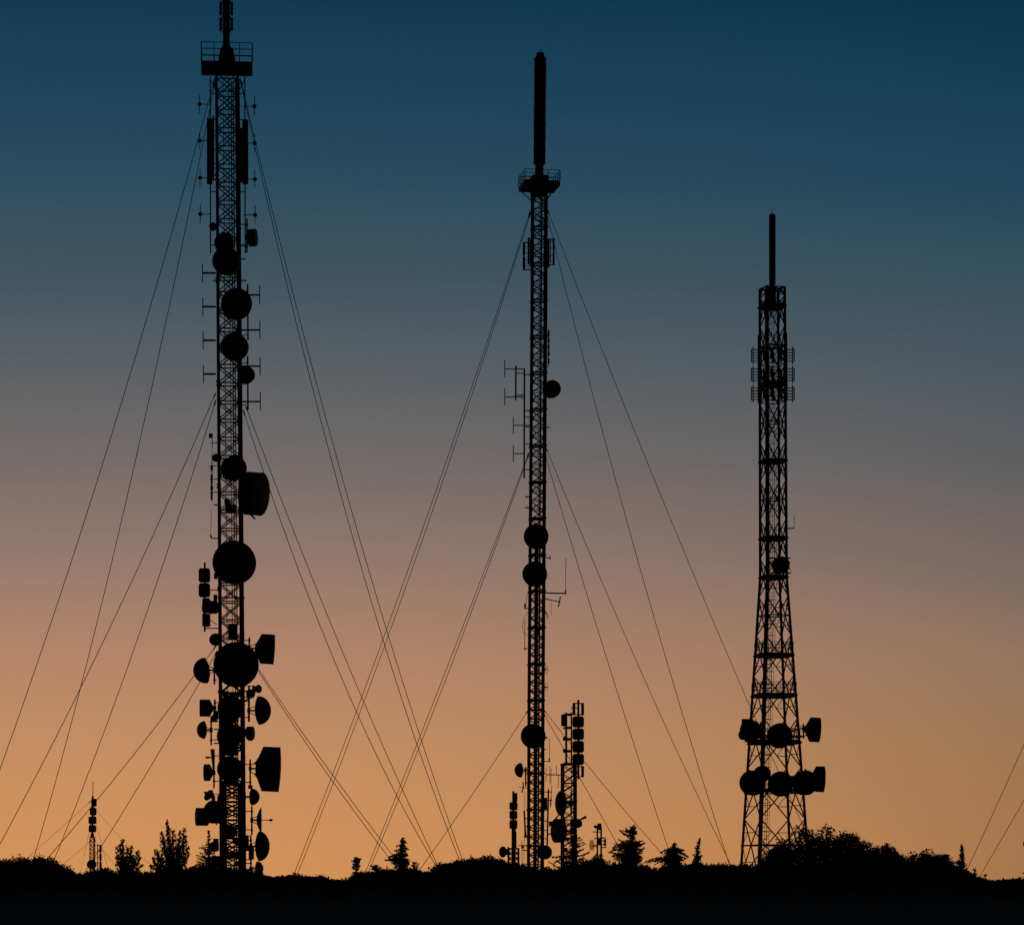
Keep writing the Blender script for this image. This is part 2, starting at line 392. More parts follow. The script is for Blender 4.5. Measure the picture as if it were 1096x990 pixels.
dish(M1, 230.6, 684, 6.7, -10, 'dome', dy=-1)
dish(M1, 253, 711, 23.8, 3, 'drum', dy=F1-.2, depth=.5, label='largest round dish, facing the viewer above the dense cluster')
dish(M1, 220.3, 717, 13.8, -97, 'dome', dy=-.2, tilt=-6, bulge=.95, pole=(229.5, 705, 732, 233))
dish(M1, 286, 694.2, 16, 93, 'drum', depth=.85, tilt=-3, pole=(266.8, 681.5, 700, 258))
dish(M1, 268.3, 742, 5, 30, 'dome', dy=-.6); dish(M1, 276.5, 736.7, 4.6, 50, 'dome', dy=-.4, bulge=.6)
m = MB(); m.tube(M1.P(260,752,-.3), M1.P(276,737,-.3), .06, 6); m.tube(M1.P(266.5,733,-.3), M1.P(266.5,772,-.3), .07, 6); m.build('outrigger', STEEL, R1, origin=M1.P(266,750,-.3))
dish(M1, 276.6, 759.8, 15.4, 92, 'dome', bulge=.85, tilt=2, pole=(266.2, 745, 772, 258))
dish(M1, 219.5, 757.2, 9.2, -83, 'drum', depth=1.1, pole=(230, 748, 768, 234))
dish(M1, 247, 757, 13.2, -4, 'drum', dy=F1)
dish(M1, 219, 780.7, 9.5, -80, 'dome', bulge=.85, pole=(226, 766, 797, 234))
dish(M1, 245.5, 787.5, 13.4, 6, 'drum', dy=F1)
dish(M1, 267.5, 784, 7.2, 78, 'drum', depth=.8, dy=-.3)
dish(M1, 246.5, 822.5, 13.6, 0, 'drum', dy=F1)
dish(M1, 222.0, 826.2, 9.0, -92, 'drum', depth=.6, pole=(229, 801, 843, 235))
dish(M1, 289.6, 822.6, 24, 93, 'drum', depth=.75, tilt=-2.5, cone=.3, pole=(267.8, 812, 842, 259), label='very large drum dish seen from the side on the right')
for yy in (806, 812, 832, 838):                              # stays of the big drum dish
    m = MB(); m.tube(M1.P(272,818 if yy < 820 else 827), M1.P(283, yy+(-6 if yy < 820 else 6), -.3 if yy in (806,838) else .3), .035, 5); m.build('strut', STEEL, R1, origin=M1.P(272,820))
dish(M1, 223.4, 850.4, 6.6, -42, 'open', dy=-.4, tilt=28)
dish(M1, 269, 852.2, 9.1, 90, 'dome', bulge=.95, dy=-.2)
dish(M1, 216.5, 873.5, 9.6, -76, 'drum', depth=1.25, dy=-.3)
dish(M1, 231, 868.5, 12.2, -30, 'drum', dy=-1.2)
dish(M1, 279.5, 877, 13.8, 93, 'open', pole=(269.5, 862, 893, 259))
dish(M1, 277, 905, 16, 94, 'dome', bulge=.7, pole=(268.5, 893, 925, 260))
dish(M1, 275, 929, 8, 90, 'dome', pole=(268.5, 920, 938, 260))
dish(M1, 229.4, 905.5, 5.6, -20, 'dome', dy=-.8)
dish(M1, 247, 889.5, 7, 10, 'dome', dy=F1)
def stack(M, x0, x1, ys, dy=0, pole=None, arms=(), armto=0, open_=(), d=None):
    for i, (a, b) in enumerate(ys): panel(M, x0[i] if isinstance(x0, list) else x0, x1[i] if isinstance(x1, list) else x1, a, b, dy, d=d, open_=i in open_)
    if pole:
        m = MB(); px, y0, y1 = pole; m.tube(M.P(px, y0, dy), M.P(px, y1, dy), .07, 8)
        for y in arms: m.tube(M.P(px, y, dy), Vector(((armto-CX)*M.s, M.D, M.Z(y))), .04, 5)
        m.build('antenna_pole', STEEL, M.root, origin=M.P(px, y1, dy))
stack(M1, [213,213,216.8,216.8], [224.6,224.6,224.8,224.8], [(608,622.6),(624,638.4),(640,655.2),(656.4,670)], -.2, (219.2, 601.5, 675.5), (631,651,672), 234, d=.7)
m = MB(); m.tube(M1.P(222,661,-.2), M1.P(232,668,-.2), .03, 5); m.box(M1.P(230.5,640,-.3), (.25,.25,.5)); m.box(M1.P(231,616,-.3), (.25,.2,.4)); m.build('strut', STEEL, R1, origin=M1.P(222,661,-.2))
m = MB()                                                     # small yagis and whip on the left side
m.box(M1.P(225.6, 466, -.4), (.26,.2,.3)); m.tube(M1.P(227,466,-.4), M1.P(227.3,479,-.4), .025, 5); m.tube(M1.P(225,473.6,-.4), M1.P(234,473.6,-.4), .03, 5); m.tube(M1.P(227,479,-.4), M1.P(226.8,492,-.4), .02, 5)
m.tube(M1.P(226.8,492,-.4), M1.P(226.8,536,-.4), .04, 5)
for y, w, h in ((500.5,2.6,5),(512,2.2,9),(517,1.6,4),(522,2.8,5),(530,2,9)): m.box(M1.P(226.6,y,-.4), (w*M1.s,.18,h*M1.s))
for y in (498.5,512.7,527): m.tube(M1.P(224.3,y,-.4), M1.P(234,y-.6,-.4), .03, 5)
m.build('yagi_antenna', STEEL, R1, origin=M1.P(227,500,-.4))
m = MB(); m.tube(M1.P(226.2,545,-.3), M1.P(225.4,574,-.3), .018, 5); m.tube(M1.P(225.2,572,-.3), M1.P(226.4,576,-.3), .06, 5); m.tube(M1.P(226,575.6,-.3), M1.P(234,576,-.3), .045, 5); m.build('whip_antenna', STEEL, R1, origin=M1.P(226,575,-.3))
m = MB()                                                     # cross arms, equipment cabinets and rest platforms inside the mast
for x0, x1, y in ((256,263.5,277),(227.3,263.5,300),(229,234,540),(257,262,585),(232,262,639),(256,261,660),(229,234,795),(229,263,780),(221,228,810.2)):
    m = MB(); m.tube(M1.P(x0,y,-.45), M1.P(x1,y,-.45), .05, 5); m.build('cross_arm', STEEL, R1, origin=M1.P(x0,y,-.45))
for x, y, w, h in ((247,544.5,11,7),(243,537,5,4),(249,676,9,16),(247,697,11,9),(240,742,9,4),(251,743,10,3),(243,772,12,8),(252,769,6,5),(246,803,17,10),(238,808,6,8),(247,838,14,5),(231,765,5,8),(229.5,769,5,6),(243,894,15,4),(236,862,6,20),(249,915,14,7),(268,790,4,4),(268,842,4,3),(231,902,5,9),(232,922,9,12),(269,912,5,14),(264,902,4,16),(240,884,7,5),(253,900,8,4),(241,909,7,5),(255,924,8,5)):
    m = MB(); m.box(M1.P(x,y), (w*M1.s,.7,h*M1.s)); m.box(M1.P(x,y-h*.5-.3), (w*M1.s*1.08,.8,.05)); m.build('equipment_box', STEEL, R1, origin=M1.P(x,y))
m = MB(); m.tube(M1.P(226.5,801,-.3), M1.P(229,830,-.3), .09, 6, .04); m.tube(M1.P(220,810.2,-.3), M1.P(224,810,-.3), .07, 6); m.build('yagi_antenna', STEEL, R1, origin=M1.P(227,810,-.3))
wires(M1, [
  ([(230,83),(221,117),(213,145),(190,225),(157.6,340),(83,580),(1.2,819)], -14),
  ([(230.5,86),(223,117),(218.5,138),(201.5,225),(179,340),(125,580),(64,820),(36.4,916)], 16),
  ([(231,420),(160,580),(44,820),(0,902)], -12),
  ([(231,428),(182.3,580),(97.3,820),(57.6,920)], 13),
  ([(231,691),(190,747),(132.4,820),(51.5,917)], -9),
  ([(232,697),(190,770),(161.5,820),(109,904)], 10),
  ([(256.8,84),(262.7,117),(272.3,155),(287,220),(319.6,360),(384,600),(464.7,840),(490,920)], -5),
  ([(257.2,84),(262.9,117),(272.8,155),(289.4,220),(326,360),(393,600),(465.5,840),(496,920)], 3),
  ([(260,438),(280,500),(315,600),(420,840),(467,927)], -4),
  ([(263,434),(326.7,600),(429,840),(468.5,926)], 3),
  ([(262,695),(276,716),(359,840),(415.5,916)], -3),
  ([(263,695),(277,715),(364,840),(420,914)], 3)], .026)
base_block(M1, 2.6)

# ================================================================ middle guyed mast
D2 = 260.0; b2 = at(573, 960, D2); b2.z = ground(b2.x, D2)
R2 = thing('guyed_mast', b2, 'slim middle guyed mast with railed platform and thick round antenna pole on top', 'mast', 'tall telecommunications masts')
M2 = Mast(R2, D2, [(60,578.3),(180,577.3),(300,577),(520,575.4),(750,573.7),(985,572.9)], [(180,7.3),(985,7.5)], math.radians(3.5))
rows2 = [205+9.72*i for i in range(79)]; sec = [205+38.88*i for i in range(21)]
M2.legs(205, 980, .10, sec)
M2.bracing(rows2, .055, .042, 'z', heavy=[i for i in range(0, 79, 4)])
M2.ladder(206, 975, lambda y: 3.2, .1, .34)
M2.tray(206, 975, lambda y: 6.9, -.3, .14)
M2.tray(560, 975, lambda y: -.8, .1, .22); M2.tray(206, 975, lambda y: 2.6, .2, .06)
platform(M2, 197, 185.5, 19, .42, 2, 3, struts=214, th=math.radians(10))
m = MB(); m.box(M2.P(577,199), (1.25,1.25,1.6), .17); m.lathe(M2.P(577.2,193), (0,0,1), [(0,.6),(.25,.6),(.3,.34),(1.0,.34),(1.4,.34)], 16); m.build('pedestal', STEEL, R2, origin=M2.P(577,199))
m = MB(); a, b = M2.P(577.4,175.5), M2.P(578.3,61.5); m.lathe(a, b-a, [(0,.35),(.001,.49)]+[q for k in range(1, 8) for q in (((b-a).length*k/8-.04,.49),((b-a).length*k/8-.03,.52),((b-a).length*k/8+.03,.52),((b-a).length*k/8+.04,.49))]+[((b-a).length-.1,.49),((b-a).length,.44)], 24)
m.lathe(M2.P(577.4,181), (0,0,1), [(0,.34),(.5,.34)], 16); m.lathe(M2.P(578.3,61.5), (0,0,1), [(0,.34),(.33,.32),(.38,.28)], 16); m.tube(M2.P(578.4,57), M2.P(578.4,53), .03, 5)
m.build('radome_pole', GRP, R2, origin=a, smooth=False)
for x0, x1, y0, y1, dy in ((559.4,562.2,260,273.4,-.2),(559.4,562.2,274.4,288,-.2),(564.6,567,254,283,.2),(567.2,569.8,255,283,-.3),(591.5,593.7,254.8,268.6,-.2),(591.5,593.7,269.8,283.4,-.2),(586,588.2,256,286,.2),(588.6,589.6,255,280,.3)):
    panel(M2, x0, x1, y0, y1, dy, 570 if x0 < 577 else 585, d=.22)
for x0, x1, y in ((559.5,570,288.5),(559.5,570,259.5),(585,594,283),(585,594,256)): m = MB(); m.tube(M2.P(x0,y), M2.P(x1,y), .05, 5); m.build('cross_arm', STEEL, R2, origin=M2.P(x0,y))
dish(M2, 590.4, 416.3, 9.2, 12, 'drum', dy=-.8)
dish(M2, 573.8, 574, 13.2, 0, 'drum', dy=-1.3, depth=.5)
dish(M2, 572.5, 614.2, 13.2, -3, 'drum', dy=-1.3, depth=.5)
dish(M2, 570.8, 787.3, 13.1, -6, 'drum', dy=-1.3, depth=.6)
dish(M2, 558, 823.7, 7.9, -96, 'dome', bulge=.9, pole=(562.6, 820, 841, 565))
dish(M2, 582.6, 911.5, 7.5, 15, 'drum', dy=-1.0)
m = MB()                                                     # four-bay dipole array on its stand-off pipes
m.tube(M2.P(561.3,394), M2.P(561,511.5), .07, 6); m.tube(M2.P(552.2,391), M2.P(552,428), .07, 6)
for x0, x1, y in ((540.3,561,394.6),(552,561,399.3),(561,567,400.6),(540,561,424.6),(552,561,422.8),(561,567,439.2),(561,567,446.2),(549,567,455),(561,567,456.5),(561,567,475),(549,561,485.2),(561,567,502.3)):
    m.tube(M2.P(x0,y), M2.P(x1,y), .045, 5)
for x, y0, y1 in ((540.2,385,403.6),(540.2,415.2,433.3),(549.3,445.8,463.7),(549.3,476,494.3)): m.tube(M2.P(x,y0), M2.P(x,y1), .04, 5)
m.path([M2.P(559.5+2.6*math.cos(t),424+2.6*math.sin(t)) for t in [i*.6 for i in range(11)]], .02, 4)
m.build('dipole_array', STEEL, R2, origin=M2.P(561,450))
m = MB()
for x0, x1, y in ((561.8,567,531.3),(561.8,567,543),(583,584.8,531.3),(583,584.8,543),(583.5,588,457)): m = MB(); m.tube(M2.P(x0,y), M2.P(x1,y), .06, 5); m.build('cross_arm', STEEL, R2, origin=M2.P(x0,y))
m = MB(); m.tube(M2.P(582,596), M2.P(588.6,597), .05, 5); m.box(M2.P(588.8,596.5), (.1,.1,.25)); m.build('lamp_bracket', STEEL, R2, origin=M2.P(582,596))
m = MB(); m.tube(M2.P(605.6,597), M2.P(605.3,634), .025, 5); m.tube(M2.P(605.3,631), M2.P(605.2,635.5), .06, 5); m.tube(M2.P(582,634), M2.P(605.5,634.7), .06, 5); m.build('whip_antenna', STEEL, R2, origin=M2.P(605,634))
m = MB(); m.tube(M2.P(582,640), M2.P(598,643.6), .045, 5); m.tube(M2.P(599.8,638), M2.P(597.6,649), .06, 5); m.build('yagi_antenna', STEEL, R2, origin=M2.P(598,643))
m = MB(); m.path([M2.P(583,653),M2.P(587,658),M2.P(586.6,661.5),M2.P(583,653.5)], .03, 5); m.tube(M2.P(590.3,644), M2.P(590,658), .016, 5); m.build('yagi_antenna', STEEL, R2, origin=M2.P(587,658))
m = MB(); m.tube(M2.P(561.8,663), M2.P(561.6,694), .03, 5); m.box(M2.P(562,694), (.2,.1,.12)); m.tube(M2.P(562,693.6), M2.P(567,693.6), .035, 5); m.path([M2.P(565,655),M2.P(560.6,662),M2.P(558.8,669),M2.P(560,676),M2.P(564.6,680)], .018, 4); m.build('whip_antenna', STEEL, R2, origin=M2.P(562,694))
m = MB(); m.tube(M2.P(561.6,645.5), M2.P(561.8,651), .07, 5); m.tube(M2.P(561.6,650.8), M2.P(567,650.6), .05, 5); m.tube(M2.P(564.5,635), M2.P(562.5,650), .02, 4); m.build('whip_antenna', STEEL, R2, origin=M2.P(562,650))
for y in (716,735):
    m = MB(); m.path([M2.P(585+1.6*math.cos(t),y+4.6*math.sin(t)) for t in [i*.7 for i in range(10)]], .016, 4); m.tube(M2.P(582,y), M2.P(586,y), .05, 5); m.build('loop_antenna', STEEL, R2, origin=M2.P(585,y))
m = MB(); m.tube(M2.P(588.3,788.5), M2.P(588,814), .022, 5); m.tube(M2.P(588,811), M2.P(587.8,815), .06, 5); m.tube(M2.P(581,814.2), M2.P(588,814.2), .035, 5); m.tube(M2.P(581,801.6), M2.P(584.6,801.6), .04, 5); m.tube(M2.P(584,789), M2.P(586,789), .08, 5); m.build('whip_antenna', STEEL, R2, origin=M2.P(588,814))
m = MB(); m.path([M2.P(558.5,847.5),M2.P(560.4,842),M2.P(559.6,836.5)], .06, 5); m.tube(M2.P(555.4,841.6), M2.P(566,843), .03, 5); m.tube(M2.P(561.5,846), M2.P(561,930), .02, 5); m.build('yagi_antenna', STEEL, R2, origin=M2.P(560,842))
m = MB(); m.tube(M2.P(561,867), M2.P(562.6,896), .07, 6)
for y in (875.5,884,895): m.tube(M2.P(561.5,y), M2.P(566,y), .05, 5)
m.box(M2.P(562.4,894), (.2,.2,.3)); m.tube(M2.P(558.4,898.5), M2.P(558.8,930), .03, 5); m.tube(M2.P(554.6,904.2), M2.P(566,904.2), .035, 5); m.box(M2.P(559.3,905.5), (.2,.2,.3)); m.tube(M2.P(559,909.3), M2.P(566,909.3), .05, 5)
m.build('outrigger', STEEL, R2, origin=M2.P(562,890))
m = MB(); m.tube(M2.P(584,828.4), M2.P(598,828.8), .045, 5)
for x, y0, y1 in ((584.4,821,836),(588.6,819,839),(589.8,822,838),(595.6,819,829),(597.5,828,843)): m.tube(M2.P(x,y0), M2.P(x,y1), .026, 5)
m.tube(M2.P(597,829), M2.P(601,829), .04, 5); m.build('dipole_array', STEEL, R2, origin=M2.P(590,829))
m = MB(); m.tube(M2.P(587,844), M2.P(585.6,905), .07, 6)
for y in (847,856,867,878,888,897): m.tube(M2.P(580,y), M2.P(591 if y < 860 else 586.5,y), .04, 5)
m.tube(M2.P(590.5,840), M2.P(589.6,862), .03, 5); m.tube(M2.P(584,853), M2.P(584,866), .12, 6); m.tube(M2.P(589,853), M2.P(589,864), .03, 5); m.build('outrigger', STEEL, R2, origin=M2.P(586,880))
m = MB(); m.tube(M2.P(587,352), M2.P(586.4,393), .04, 5)
for y in (357,364,371,378,386): m.box(M2.P(587.2,y), (.16,.2,.42))
m.build('whip_antenna', STEEL, R2, origin=M2.P(587,390))
m = MB(); m.box(M2.P(575,676), (.5,.5,.5)); m.build('equipment_box', STEEL, R2, origin=M2.P(575,676))
wires(M2, [
  ([(568,224),(509,400),(448,580),(350.8,840),(315,935)], -9),
  ([(568,227),(513,400),(451,580),(355,840),(318.5,935)], -3),
  ([(566,484),(530,580),(460,760),(429,840),(391,933)], -7),
  ([(566,486),(532,580),(464,760),(432.5,840),(394,933)], -2),
  ([(565,760),(525,820),(512.4,840),(450,929)], -5),
  ([(585,222),(608.5,280),(678.6,460),(770,680),(796,740),(825.8,809),(833,824),(852.4,867),(859.7,884)], 13),
  ([(585,228),(597.6,280),(644.5,460),(706,680),(753.6,840),(772,900),(781,923)], -15),
  ([(584,478),(592.7,500),(639,610),(660.7,660),(741.5,840),(770,900),(782,924)], 10),
  ([(583.5,486),(620.6,610),(635.3,660),(693,840),(715,907)], -12),
  ([(582,759),(603,785),(646,840),(706.7,911)], 9),
  ([(582,763),(603,800),(621.7,833),(640,866.5),(658.8,900)], -9)], .026)
base_block(M2, 1.8)

# ================================================================ right self-supporting tower
D3 = 240.0; b3 = at(829.5, 960, D3); b3.z = ground(b3.x, D3)
R3 = thing('lattice_tower', b3, 'rightmost big tower, self-supporting steel lattice that flares at the base, slim pole on top', 'tower', 'tall telecommunications masts')
hs = 1/math.sqrt(2)
M3 = Mast(R3, D3, [(225,826.6),(308,826.5),(617,827.8),(985,829.6)], [(308,14.7*hs),(617,15.6*hs),(925,39.6*hs),(985,44.2*hs)], math.radians(45-29.5))
# corner order is near-left, right, far, left
rows3 = [308,328,370,411,452,493.5,534.5,576,617.5,658.5,701,744,794,848,904,975]
M3.legs(308, 975, .1, [308,328,411,493.5,576,617.5,701,744,794,848,904,975])
M3.bracing(rows3, .052, .05, 'd', heavy=(1,3,5,7,8,10,11,12))
M3.ladder(310, 970, lambda y: -M3.hp(y)*.7+5.2, lambda y: -M3.hp(y)*M3.s*.75, .42, cage=True, ym=617.5)
M3.tray(312, 972, lambda y: -M3.hp(y)*.7+.6, lambda y: -M3.hp(y)*M3.s*1.23+.1, .24, .1, ym=617.5)
def ring(M, row, k=1.04, th=.28, rail=False):
    m = MB(); P = [M.corner(i, row, k) for i in range(4)]; Q = [M.corner(i, row, .55) for i in range(4)]
    for i in range(4):
        j = (i+1) % 4; d = P[j]-P[i]; c = (P[i]+P[j])/2; m.box((c.x,c.y,c.z), (d.length-.02,.07,th), math.atan2(d.y, d.x))
        n = len(m.v)
        for dz in (0,.05): m.v += [tuple(p+Vector((0,0,dz))) for p in (P[i]*.98+Q[i]*.02, P[j]*.98+Q[j]*.02, Q[j], Q[i])]
        m.f += [(n,n+3,n+2,n+1),(n+4,n+5,n+6,n+7),(n,n+1,n+5,n+4),(n+1,n+2,n+6,n+5),(n+2,n+3,n+7,n+6),(n+3,n,n+4,n+7)]
    o = m.build('platform', STEEL, M.root, origin=M.P(M.cx(row), row))
    if rail:
        g_ = MB()
        for i in range(4):
            j = (i+1) % 4
            for z in (.45,.95): g_.tube(P[i]+Vector((0,0,z)), P[j]+Vector((0,0,z)), .025, 4)
            for k_ in range(4): q = P[i].lerp(P[j], k_/4); g_.tube(q, q+Vector((0,0,.95)), .022, 4)
        g_.build('guardrail', STEEL, o, origin=WORLD[o.name])
for r_, t_, ra in ((328,.34,0),(411,.36,1),(493.5,.3,0),(576,.32,0),(617.5,.3,0),(701,.3,1),(744,.3,1),(794,.34,1)): ring(M3, r_, 1.03, t_, bool(ra))
m = MB(); m.lathe(M3.P(826.6,309), (0,0,1), [(0,.22),(.3,.2),(.35,.26)]+[q for k in range(9) for q in ((.36+k*.575,.245),(.36+k*.575+.5,.245),(.36+k*.575+.51,.265),(.36+k*.575+.57,.265))]+[(5.57,.2),(5.66,.14)], 16)
m.tube(M3.P(826.4,230), M3.P(826.3,224.5), .02, 5); m.build('radome_pole', GRP, R3, origin=M3.P(826.6,309))
m = MB(); p0 = M3.P(826.6,309)
for i in range(4): m.tube(M3.corner(i, 309), p0, .07, 5); m.tube(M3.corner(i, 327, .9), p0+Vector((0,0,-.4)), .05, 5)
m.box(M3.P(826.6,316), (.5,.5,1.3)); m.build('pedestal', STEEL, R3, origin=p0)
for side in (-1, 1):                                         # three stacked broadband arrays on either side
    for y in (380, 400.5, 421):
        m = MB(); xo = 804.2 if side < 0 else 850; xi = 813 if side < 0 else 842
        for x, h in ((xo,7),(xo-side*1.8,9.5)): m.tube(M3.P(x,y-h), M3.P(x,y+h), .045, 5)
        for k in range(5): yy = y-6+k*3.1; m.tube(M3.P(xo,yy), M3.P(xi,yy), .04, 5)
        m.build('dipole_array', STEEL, R3, origin=M3.P(xi,y))
for i in range(4):
    m = MB(); p = M3.corner(i, 357, 1.1); q = M3.corner(i, 430, 1.1); m.tube(p, q, .07, 6)
    m.build('mounting_pole', STEEL, R3, origin=p)
for i in range(4):
    for y in (380,400.5,421):
        A, B = M3.corner(i, y, 1.08), M3.corner((i+1) % 4, y, 1.08); d = B-A
        for f in (.28, .66):
            c = A.lerp(B, f); m = MB(); m.box(c, (.15,.10,.86), math.atan2(d.y, d.x)); m.box(c+Vector((0,0,.3)), (.34,.05,.05), math.atan2(d.y, d.x)); m.box(c-Vector((0,0,.28)), (.34,.05,.05), math.atan2(d.y, d.x)); m.build('panel_antenna', GRP, R3, origin=c)
    for y in (371,390,411,430):
        A, B = M3.corner(i, y, 1.06), M3.corner((i+1) % 4, y, 1.06); m = MB(); m.tube(A, B, .045, 5); m.build('cross_arm', STEEL, R3, origin=A)
m = MB(); m.tube(M3.P(850,551,-.3), M3.P(849.8,565,-.3), .02, 5); m.tube(M3.P(841,565.4,-.3), M3.P(850,565,-.3), .05, 5); m.build('whip_antenna', STEEL, R3, origin=M3.P(850,565))
dish(M3, 835.6, 604.2, 8.9, 8, 'drum', dy=-1.7)
m = MB()
for x0,x1,y in ((822,846,597),(822,846,601.5),(824,846.6,612.8),(843,846,608)): m.tube(M3.P(x0,y,-1.3), M3.P(x1,y,-1.3), .06, 5)
m.build('cross_arm', STEEL, R3, origin=M3.P(835,604,-1.3))
dish(M3, 834.3, 787, 13.4, 3, 'drum', dy=-2.9, depth=.5)
dish(M3, 803.2, 781, 10.6, -52, 'drum', dy=-.6, depth=1.0)
dish(M3, 795.4, 786, 5.4, -30, 'dome', dy=-.9)
m = MB(); m.box(M3.P(800,775.3,-.8), (.85,.5,.9)); m.build('equipment_box', STEEL, R3, origin=M3.P(800,776,-.8))
dish(M3, 871.8, 780.4, 13.2, 92, 'drum', depth=.75, tilt=-3, pole=(860, 774, 790, 850))
dish(M3, 805.6, 837.4, 13.3, -14, 'drum', dy=-1.8)
dish(M3, 815.6, 827.6, 8.8, 6, 'drum', dy=-3.2)
dish(M3, 835.2, 838.5, 13.4, 0, 'drum', dy=-3.2, depth=.5)
dish(M3, 861, 837.2, 13.2, 24, 'drum', dy=-2.2, depth=.6)
dish(M3, 877.2, 833.2, 13.8, 92, 'drum', depth=.6, tilt=-2, pole=(862, 822, 846, 856))
m = MB()                                                     # carrier frames for the dishes
for y in (788,795,832,845):
    k = 1.08; m = MB()
    for i in range(4): m.tube(M3.corner(i, y, k), M3.corner((i+1) % 4, y, k), .07, 6); m.tube(M3.corner(i, y, k), M3.corner(i, y, 1), .05, 5)
    m.build('carrier_frame', STEEL, R3, origin=M3.P(829,y))
m = MB(); m.tube(M3.P(846,783,-1), M3.P(864,777,0), .06, 5); m.tube(M3.P(852,790,0), M3.P(864,786,0), .05, 5); m.tube(M3.P(797,792,-.6), M3.P(812,794,-.6), .12, 5)
m.build('cross_arm', STEEL, R3, origin=M3.P(829,795))
base_block(M3, 6.5)

# ================================================================ short tower beside the middle mast
D4 = 200.0; b4 = at(609, 960, D4); b4.z = ground(b4.x, D4)
R4 = thing('lattice_tower', b4, 'short square lattice tower just right of the middle mast, topped by stacked box antennas', 'tower', 'small antenna towers above the scrub')
M4 = Mast(R4, D4, [(740,608.8),(985,608.8)], [(740,6.7),(985,6.9)], math.radians(8))
M4.legs(818, 975, .06, [818,857,896,935,975]); M4.bracing([818+9.8*i for i in range(17)], .03, .03, 'x', heavy=(4,8,12), skip=[i for i in range(17) if i % 2])
M4.ladder(820, 972, lambda y: 5.0, .3, .22)
ring(M4, 817.5, 1.1, .12)
stack(M4, 612.8, 625, [(752,764.6),(766.2,777.8),(779.2,791),(792.4,804.8),(806.2,818),(819.3,831)], -.2, (619, 748.3, 833.5), (757,772,785,799,812,825), 611, open_=(0,5), d=.7)
stack(M4, 600.6, 605, [(764,776.4)], -.1, (606, 763, 818), (), 0, d=.5)
m = MB()
for x in (606,611.6): m.box(M4.P(x,790), (.10,.16,3.3))
for y in (764,778,790.2,803,816.5): m.box(M4.P(608,y), (.5,.5,.11)); m.tube(M4.P(602.6,y+1,-.1), M4.P(612,y+1,-.1), .05, 5)
for y in (790,803): m.box(M4.P(603.6,y), (.14,.14,.24))
m.build('antenna_frame', STEEL, R4, origin=M4.P(608,817))
dish(M4, 602, 859, 14, -76, 'dome', dy=-.5, bulge=.5); dish(M4, 598.2, 888.4, 12.8, -68, 'drum', dy=-.5, depth=.6)
dish(M4, 618.5, 880.5, 5, 60, 'dome', dy=-.3)
m = MB(); m.tube(M4.P(617,883,-.3), M4.P(622,876,-.3), .07, 5); m.tube(M4.P(622,876,-.3), M4.P(627.6,873.4,-.3), .06, 6, .09); m.box(M4.P(620.5,881,-.3), (.3,.3,.3)); m.build('yagi_antenna', STEEL, R4, origin=M4.P(622,876))
m = MB(); m.box(M4.P(590,880.5,-.3), (.3,.3,.25)); m.tube(M4.P(588,884,-.3), M4.P(601,868,-.3), .05, 5); m.tube(M4.P(586,892,-.2), M4.P(602,892,-.2), .05, 5); m.build('cross_arm', STEEL, R4, origin=M4.P(590,881))
for x, y, w, h in ((606.5,897.5,6,3),(605,909,5,5),(616.5,896,3,6)):
    m = MB(); m.box(M4.P(x,y), (w*M4.s,.5,h*M4.s)); m.build('equipment_box', STEEL, R4, origin=M4.P(x,y))
base_block(M4, 1.6)

# ================================================================ pole with box antennas, left of the middle mast
D5 = 210.0; b5 = at(549.6, 960, D5); b5.z = ground(b5.x, D5)
R5 = thing('antenna_pole', b5, 'short dark pole of stacked box antennas standing just left of the middle mast', 'antenna pole', 'small antenna towers above the scrub')
M5 = Mast(R5, D5, [(840,549.6),(985,549.6)], [(840,5.2),(985,5.4)], math.radians(6))
stack(M5, [548.2,545.2,545.2,545.2], [553.8,554,553.8,553.8], [(848,857.6),(857.8,866.4),(867,876.2),(876.8,886.4)], 0, (549.4, 846, 972), (), 0, d=.5)
m = MB(); m.tube(M5.P(549.8,886), M5.P(549.6,972), .14, 8); m.box(M5.P(551.6,898), (.16,.2,1.1)); m.build('column', STEEL, R5, origin=M5.P(549.6,972))
M5.legs(907, 975, .035); M5.bracing([907+5.6*i for i in range(13)], .022, .022, 'x')
dish(M5, 538.4, 911, 6, -48, 'dome', bulge=.35); 
base_block(M5, 1.4)

# ================================================================ far little mast on the left with its own guys
D6 = 300.0; b6 = at(98.8, 960, D6); b6.z = ground(b6.x, D6)
R6 = thing('guyed_mast', b6, 'small distant guyed mast at far left with stacked box antennas and a whip on top', 'mast', 'small antenna towers above the scrub')
M6 = Mast(R6, D6, [(830,99),(985,98.6)], [(830,2.5),(985,2.5)], math.radians(7))
M6.legs(895, 975, .05); M6.bracing([895+4.4*i for i in range(19)], .028, .03, 'z'); M6.tray(896, 972, lambda y: 2.0, 0, .12)
stack(M6, [98,96.4,95,95.2], [103.2,103,103,102.8], [(854.2,862.4),(864,871.8),(873.2,881.2),(882.4,890)], 0, None, d=.55)
m = MB(); m.tube(M6.P(99.2,851.5), M6.P(98.8,896), .1, 8); m.tube(M6.P(99.3,852), M6.P(99.6,836), .035, 5); m.box(M6.P(98.8,893), (.3,.3,.3)); m.build('whip_antenna', STEEL, R6, origin=M6.P(99,852))
dish(M6, 98.2, 924.4, 5.0, 0, 'drum', dy=-.8)
wires(M6, [([(97,857),(60,890),(38,910)], -8),([(101,864),(118,884),(131,897)], 8),([(97,899.5),(82,912),(66.6,925)], -6),([(101,898),(110,909),(122,924)], 7),([(97,882),(91,910),(88,925)], 14),([(101,872),(110,905),(114,925)], -14)], .014)
b7 = at(107, 960, 296.0); b7.z = ground(b7.x, 296)
